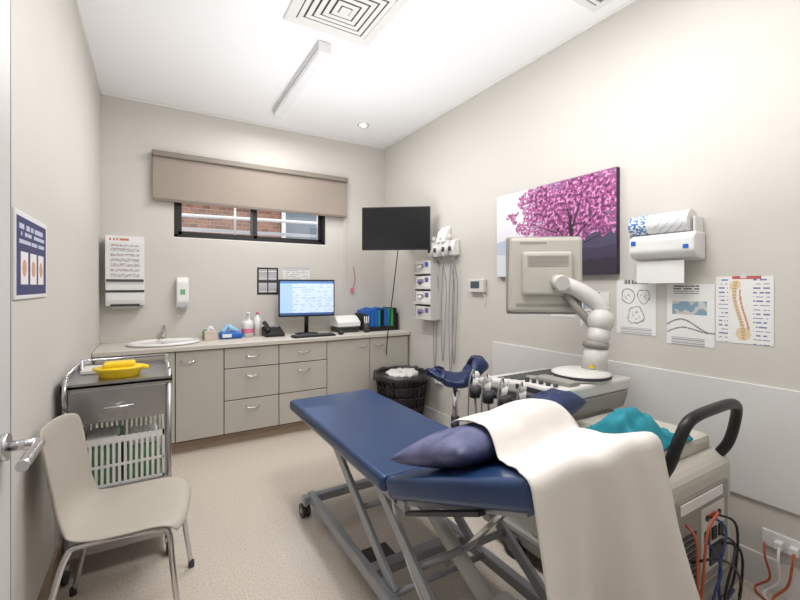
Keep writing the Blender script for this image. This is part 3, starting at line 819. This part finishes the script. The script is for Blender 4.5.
# sheet
g=G('draped_white_sheet',(1.15,.9,.9))
def top_h(x_,y_):
    z=plane_z(y_)
    a=(x_-1.09)/.33;b_=(y_-1.19)/.23
    k=(max(0,1-abs(a)**2.6)*max(0,1-abs(b_)**2.6))**.5
    z+=.15*k
    z+=.05*math.exp(-((x_-1.28)**2/.03+(y_-1.05)**2/.035))
    if x_>1.32: z-=1.6*(x_-1.32)**1.3
    return z+.016
bm=bmesh.new();NU=60;NT=36;NH=44;V=[]
def lerp(a,b_,t): return a+(b_-a)*t
def left(t):
    pts=[(1.0,1.30),(.97,1.12),(.93,.95),(.84,.80),(.765,.70)]
    f=t*(len(pts)-1);i=min(int(f),len(pts)-2);k=f-i
    return lerp(pts[i][0],pts[i+1][0],k),lerp(pts[i][1],pts[i+1][1],k)
for j in range(NT+1):
    t=j/NT;lx,ly=left(t);rx,ry=1.45-.10*t,lerp(1.13,.70,t);row=[]
    for i in range(NU+1):
        u=i/NU;x_=lerp(lx,rx,u);y_=lerp(ly,ry,u)+.05*math.sin(math.pi*u)*(1-t)
        cr_=.006*math.sin(u*16+3*t)*t+.010*noise.noise(Vector((x_*7,y_*7,0)))+.007*noise.noise(Vector((x_*18+y_*9,y_*5,3)))
        row.append((x_,y_,top_h(x_,y_)+cr_))
    V.append(row)
last=V[-1]
for j in range(1,NH+1):
    s_=j/NH*.80;row=[]
    for i in range(NU+1):
        u=i/NU;x_,y_,z_=last[i]
        ry_=.03
        if s_<.05:
            a=s_/.05*math.pi/2;yy=y_-ry_*math.sin(a);zz=z_-ry_*(1-math.cos(a))
        else: yy=y_-ry_;zz=z_-ry_-(s_-.05)
        k=max(0,s_-.05)
        yy-= .09*k+.08*k*math.sin(u*9+1)+.045*k*math.sin(u*21+2)
        xx=x_+.34*k*u*u+ .012*k*math.sin(u*17)
        if zz<.015: zz=.015
        row.append((xx,yy,zz))
    V.append(row)
W=[[bm.verts.new(p) for p in r_] for r_ in V]
for i in range(len(W)-1):
    for j in range(NU):
        f=bm.faces.new([W[i][j],W[i+1][j],W[i+1][j+1],W[i][j+1]]);f.smooth=True
o=mkobj('cloth',bm,M_sheet,g,True)
m=o.modifiers.new('sm','SMOOTH');m.factor=.5;m.iterations=4
m=o.modifiers.new('s','SOLIDIFY');m.thickness=.003

# ------------------------------------------------ ultrasound machine
g=G('ultrasound_machine',(1.9,1.3,0))
MB().prism([(.80,.14),(1.42,.14),(1.42,.70),(1.2,.70),(.84,.655),(.80,.61)],'x',1.60,2.19,.02).done('cabinet_body',M_mach,g)
box(g,'cabinet_base',(1.58,.78,.07),(2.22,1.75,.15),M_mach2,.02)
box(g,'rear_panel',(1.66,.792,.18),(2.13,.802,.55),M_mach2,.004)
box(g,'rear_label',(1.72,.788,.50),(2.07,.793,.54),M_white,.001)
q=MB()
for i in range(9): q.box((1.69,.787,.20+.025*i),(1.84,.793,.212+.025*i))
for i in range(9):q.box((1.596,.88+.05*i,.25),(1.603,.90+.05*i,.55))
q.done('vents',M_dark,g)
q=MB();q.box((1.88,.786,.22),(2.08,.793,.48),.002);q.done('connector_panel',M_offw,g)
q=MB()
for i in range(4): q.cyl((1.92+.035*i,.78,.44),(1.92+.035*i,.79,.44),.011,seg=12)
for i in range(3): q.box((1.90+.06*i,.78,.34),(1.94+.06*i,.79,.39),.002)
q.box((1.94,.78,.24),(2.06,.79,.32),.003);q.done('connectors',M_black,g)
MB().tube([(1.645,.86,.60),(1.645,.80,.70),(1.66,.765,.82),(1.71,.75,.885),(1.9,.745,.90),(2.07,.75,.89),(2.135,.765,.83),(2.155,.80,.70),(2.155,.86,.60)],.021,12,6).done('rear_push_handle',M_black,g)
box(g,'top_tray',(1.66,.86,.645),(2.15,1.3,.72),M_mach,.025)
for k,(mm,pts) in enumerate(((M_orange,[(1.76,.79,.46),(1.75,.75,.42),(1.74,.74,.25),(1.80,.75,.15),(1.9,.76,.08)]),
    (M_orange,[(1.93,.79,.44),(1.90,.74,.49),(1.80,.735,.44),(1.76,.74,.2),(1.70,.76,.04)]),
    (M_cblue,[(1.96,.79,.44),(1.97,.74,.40),(1.9,.735,.26),(1.93,.74,.12),(2.1,.76,.1)]),
    (M_black,[(1.99,.79,.44),(2.04,.73,.40),(1.98,.72,.2),(1.88,.74,.09),(2.0,.75,.02)]),
    (M_black,[(2.02,.79,.36),(2.1,.74,.28),(2.12,.74,.15),(2.0,.72,.07),(1.85,.74,.02)]),
    (M_black,[(1.8,.79,.3),(1.84,.72,.34),(1.95,.71,.28),(2.05,.72,.18),(2.15,.76,.05)]),
    (M_cblue,[(1.92,.79,.36),(1.90,.73,.28),(1.85,.73,.2),(1.82,.75,.05)]),
    (M_black,[(2.05,.79,.3),(2.0,.72,.33),(1.9,.71,.22),(1.95,.73,.1),(2.2,.74,.02)]))):
    tube(g,'cable_%d'%k,pts,.005,mm)
q=MB();q2=MB()
for (a,b_) in ((1.58,1.50),(2.20,1.62),(1.66,.86),(2.14,.86)):
    q.cyl((a-.02,b_,.06),(a+.02,b_,.06),.06,seg=28);q2.cyl((a-.024,b_,.06),(a+.024,b_,.06),.025)
q.done('castor_wheels',M_black,g);q2.done('castor_hubs',M_grey,g)
MB().prism([(1.3,.68),(1.62,.15),(1.75,.15),(1.66,.80),(1.32,.80)],'x',1.72,2.12,.02).done('column',M_mach2,g)
MB().prism([(1.27,.82),(1.82,.79),(1.88,.81),(1.86,.835),(1.5,.875),(1.27,.885)],'x',1.66,2.24,.015).done('console_deck',M_offw,g)
MB().prism([(1.30,.72),(1.72,.72),(1.80,.79),(1.27,.82)],'x',1.68,2.22,.012).done('console_underside',M_mach2,g)
q=MB()
for r_ in range(4):
    for c_ in range(11): q.box((1.72+.042*c_,1.58+.05*r_,.855-.008*r_),(1.755+.042*c_,1.615+.05*r_,.874-.008*r_),.003,seg=1)
for k in range(5): q.cyl((1.70,1.34+.045*k,.87),(1.70,1.34+.045*k,.897),.012,seg=14)
q.box((1.655,1.32,.835),(1.662,1.56,.86),.001)
q.done('console_keys_and_knobs',M_dark,g)
q=MB();q.box((1.74,1.29,.88),(1.82,1.50,.905),.006);q.cyl((1.78,1.56,.87),(1.78,1.56,.885),.03);q.done('control_pod',M_mach2,g)
MB().lathe([(.001,0),(.14,0),(.15,.012),(.15,.03),(.13,.04),(.08,.05),(.001,.05)],(1.98,1.40,.885)).done('arm_turntable',M_offw,g)
MB().lathe([(.151,.012),(.153,.022),(.151,.028)],(1.98,1.40,.885),caps=False).done('turntable_ring',M_dark,g)
q=MB();q.cyl((2.05,1.37,.92),(2.06,1.36,1.06),.066,.06,28);q.cyl((2.06,1.36,1.06),(2.075,1.35,1.15),.053,.055,28);q.sph((2.08,1.35,1.19),.068);q.done('arm_post',M_offw,g)
q=MB();q.cyl((2.055,1.365,1.045),(2.06,1.362,1.08),.065,seg=28);q.done('arm_collar',M_mach2,g)
box(g,'arm_label',(1.985,1.33,.945),(1.99,1.35,.96),M_yellow,.0)
q=MB();q.tube([(2.10,1.345,1.19),(2.09,1.37,1.28),(2.02,1.45,1.36),(1.97,1.53,1.395)],.045,14,6);q.sph((1.97,1.52,1.395),.05);q.done('monitor_arm',M_offw,g)
q=MB();q.cyl((2.085,1.37,1.13),(1.99,1.50,1.33),.022);q.done('arm_lower_link',M_mach2,g)
# probe holders
q=MB();q2=MB();q3=MB()
for i,(a,b_) in enumerate(((1.60,1.46),(1.59,1.58),(1.59,1.70),(1.60,1.82))):
    q.cyl((a,b_,.735),(a,b_,.80),.03,.038)
    q2.cyl((a,b_,.785),(a+.01*(i%2),b_,.85),.014,.018);q2.sph((a+.01*(i%2),b_,.86),.024,(1,.7,1.1))
    q3.tube([(a,b_,.75),(a-.01,b_-.02,.6),(a-.03,b_+.03,.38+.04*i),(a+.02,b_+.08,.42),(1.72,b_+.02,.62)],.007,6)
    q3.tube([(a,b_,.86),(a-.03,b_-.02,.90),(a-.06,b_-.02,.82),(a-.05,b_,.6)],.005,6)
q.box((1.62,1.42,.755),(1.68,1.88,.78),.005)
q.done('probe_cup_rail',M_dark,g);q2.done('probes',M_white,g);q3.done('probe_cables',M_mach2,g)
# monitor
gm=G('ultrasound_monitor',(1.94,1.60,1.445),math.atan2(-.60,.80),world=False)
gm.parent=g; gm.matrix_parent_inverse=Matrix.Translation(-g.location)
box(gm,'front_bezel',(-.215,.03,-.23),(.215,.07,.225),M_mach2,.012)
q=MB();q.prism([(-.21,-.215),(.20,-.215),(.20,.212),(-.20,.212)],'y',-.03,.04,.018);q.done('rear_shell',M_mon,gm)
q=MB();q.box((-.14,-.06,-.12),(.14,-.02,.13),.025,seg=3);q.done('rear_bulge',M_mon,gm)
q=MB()
for i in range(9): q.box((-.11,-.0615,.045+.007*i),(.11,-.0595,.0475+.007*i))
q.box((-.15,-.0315,.175),(.0,-.0295,.187))
q.done('vent_slots',M_mach2,gm)
q=MB();q.box((-.17,-.032,-.185),(.16,-.029,-.165));q.done('cable_channel',M_mach2,gm)
q=MB();q.cyl((.06,-.13,-.05),(.05,-.055,-.04),.04);q.done('tilt_joint',M_offw,gm)
box(gm,'screen',(-.18,.069,-.17),(.18,.072,.18),M_black,.001)
# teal drape
g=G('teal_disposable_drape',(1.85,1.0,.73))
bm=bmesh.new();N=30;W=[]
for i in range(N+1):
    row=[]
    for j in range(N+1):
        u=i/N;v=j/N;x_=1.58+.40*u;y_=.86+.30*v
        z=.735+.12*math.sin(math.pi*min(1,v*1.1))*math.sin(math.pi*min(1,u*1.0+.15))+.035*noise.noise(Vector((u*7,v*6,0)))+.012*noise.noise(Vector((u*20,v*14,5)))
        if u<.12: z-=.9*(.12-u)
        if v<.12: z-=.12*(.12-v)
        row.append(bm.verts.new((x_+.02*noise.noise(Vector((v*5,u*3,4))),y_,max(z,.726) if u>.12 else z)))
    W.append(row)
for i in range(N):
    for j in range(N):
        f=bm.faces.new([W[i][j],W[i+1][j],W[i+1][j+1],W[i][j+1]]);f.smooth=True
o=mkobj('cloth',bm,M_teal,g,True);m=o.modifiers.new('s','SOLIDIFY');m.thickness=.006
g=G('navy_bolster',(1.66,1.36,.75))
superpillow('bolster_body',(1.60,1.27,.83),(.15,.09,.06),Matrix.Rotation(.2,3,'Z'),M_navy,g)

# ------------------------------------------------ camera
cam=bpy.data.cameras.new('camera');co=bpy.data.objects.new('camera',cam);COL.objects.link(co)
cam.sensor_width=36;cam.lens=36*411/800;cam.shift_y=-14/800;cam.clip_start=.02
co.location=(0,0,1.38);co.rotation_euler=(math.radians(90),0,-math.radians(31))
S.camera=co
# ------------------------------------------------ light
def area(name,loc,size,power,rot=(0,0,0),col=(1,.985,.968),sy=None):
    l=bpy.data.lights.new(name,'AREA');l.energy=power;l.size=size;l.color=col
    if sy: l.shape='RECTANGLE';l.size_y=sy
    o=bpy.data.objects.new(name,l);COL.objects.link(o);o.location=loc;o.rotation_euler=rot;return o
area('room_fill_down',(1.15,1.2,H-.03),.9,33)  # added downward fill just under the ceiling, no fixture modelled for it
area('far_ceiling_light',(1.0,3.3,H-.10),.12,27,sy=1.2)
area('ceiling_fill_up',(1.0,1.0,1.7),1.0,20,rot=(math.radians(180),0,0),col=(.97,.985,1))  # unseen upward fill, added to brighten the ceiling
area('ceiling_fill_up_far',(1.2,2.9,1.7),1.0,14,rot=(math.radians(180),0,0),col=(.97,.985,1))  # second added uplight, for the ceiling towards the back wall
area('corridor_fill',(.6,-.9,H-.05),.8,12)  # invented source behind the doorway, adds fill from the corridor side
l=bpy.data.lights.new('downlight_spot','SPOT');l.energy=22;l.spot_size=math.radians(80);l.spot_blend=.8;l.shadow_soft_size=.04;l.color=(1,.95,.88)
o=bpy.data.objects.new('downlight_spot',l);COL.objects.link(o);o.location=(1.87,3.85,H-.02)
l=bpy.data.lights.new('sun','SUN');l.energy=2.4;l.angle=.02
o=bpy.data.objects.new('sun',l);COL.objects.link(o);o.rotation_euler=(math.radians(50),0,math.radians(15))
w=bpy.data.worlds.new('world');S.world=w;w.use_nodes=True;nt=w.node_tree
bg=nt.nodes['Background'];bg.inputs['Color'].default_value=(.75,.85,1,1);bg.inputs['Strength'].default_value=1.5
S.view_settings.view_transform='Standard'
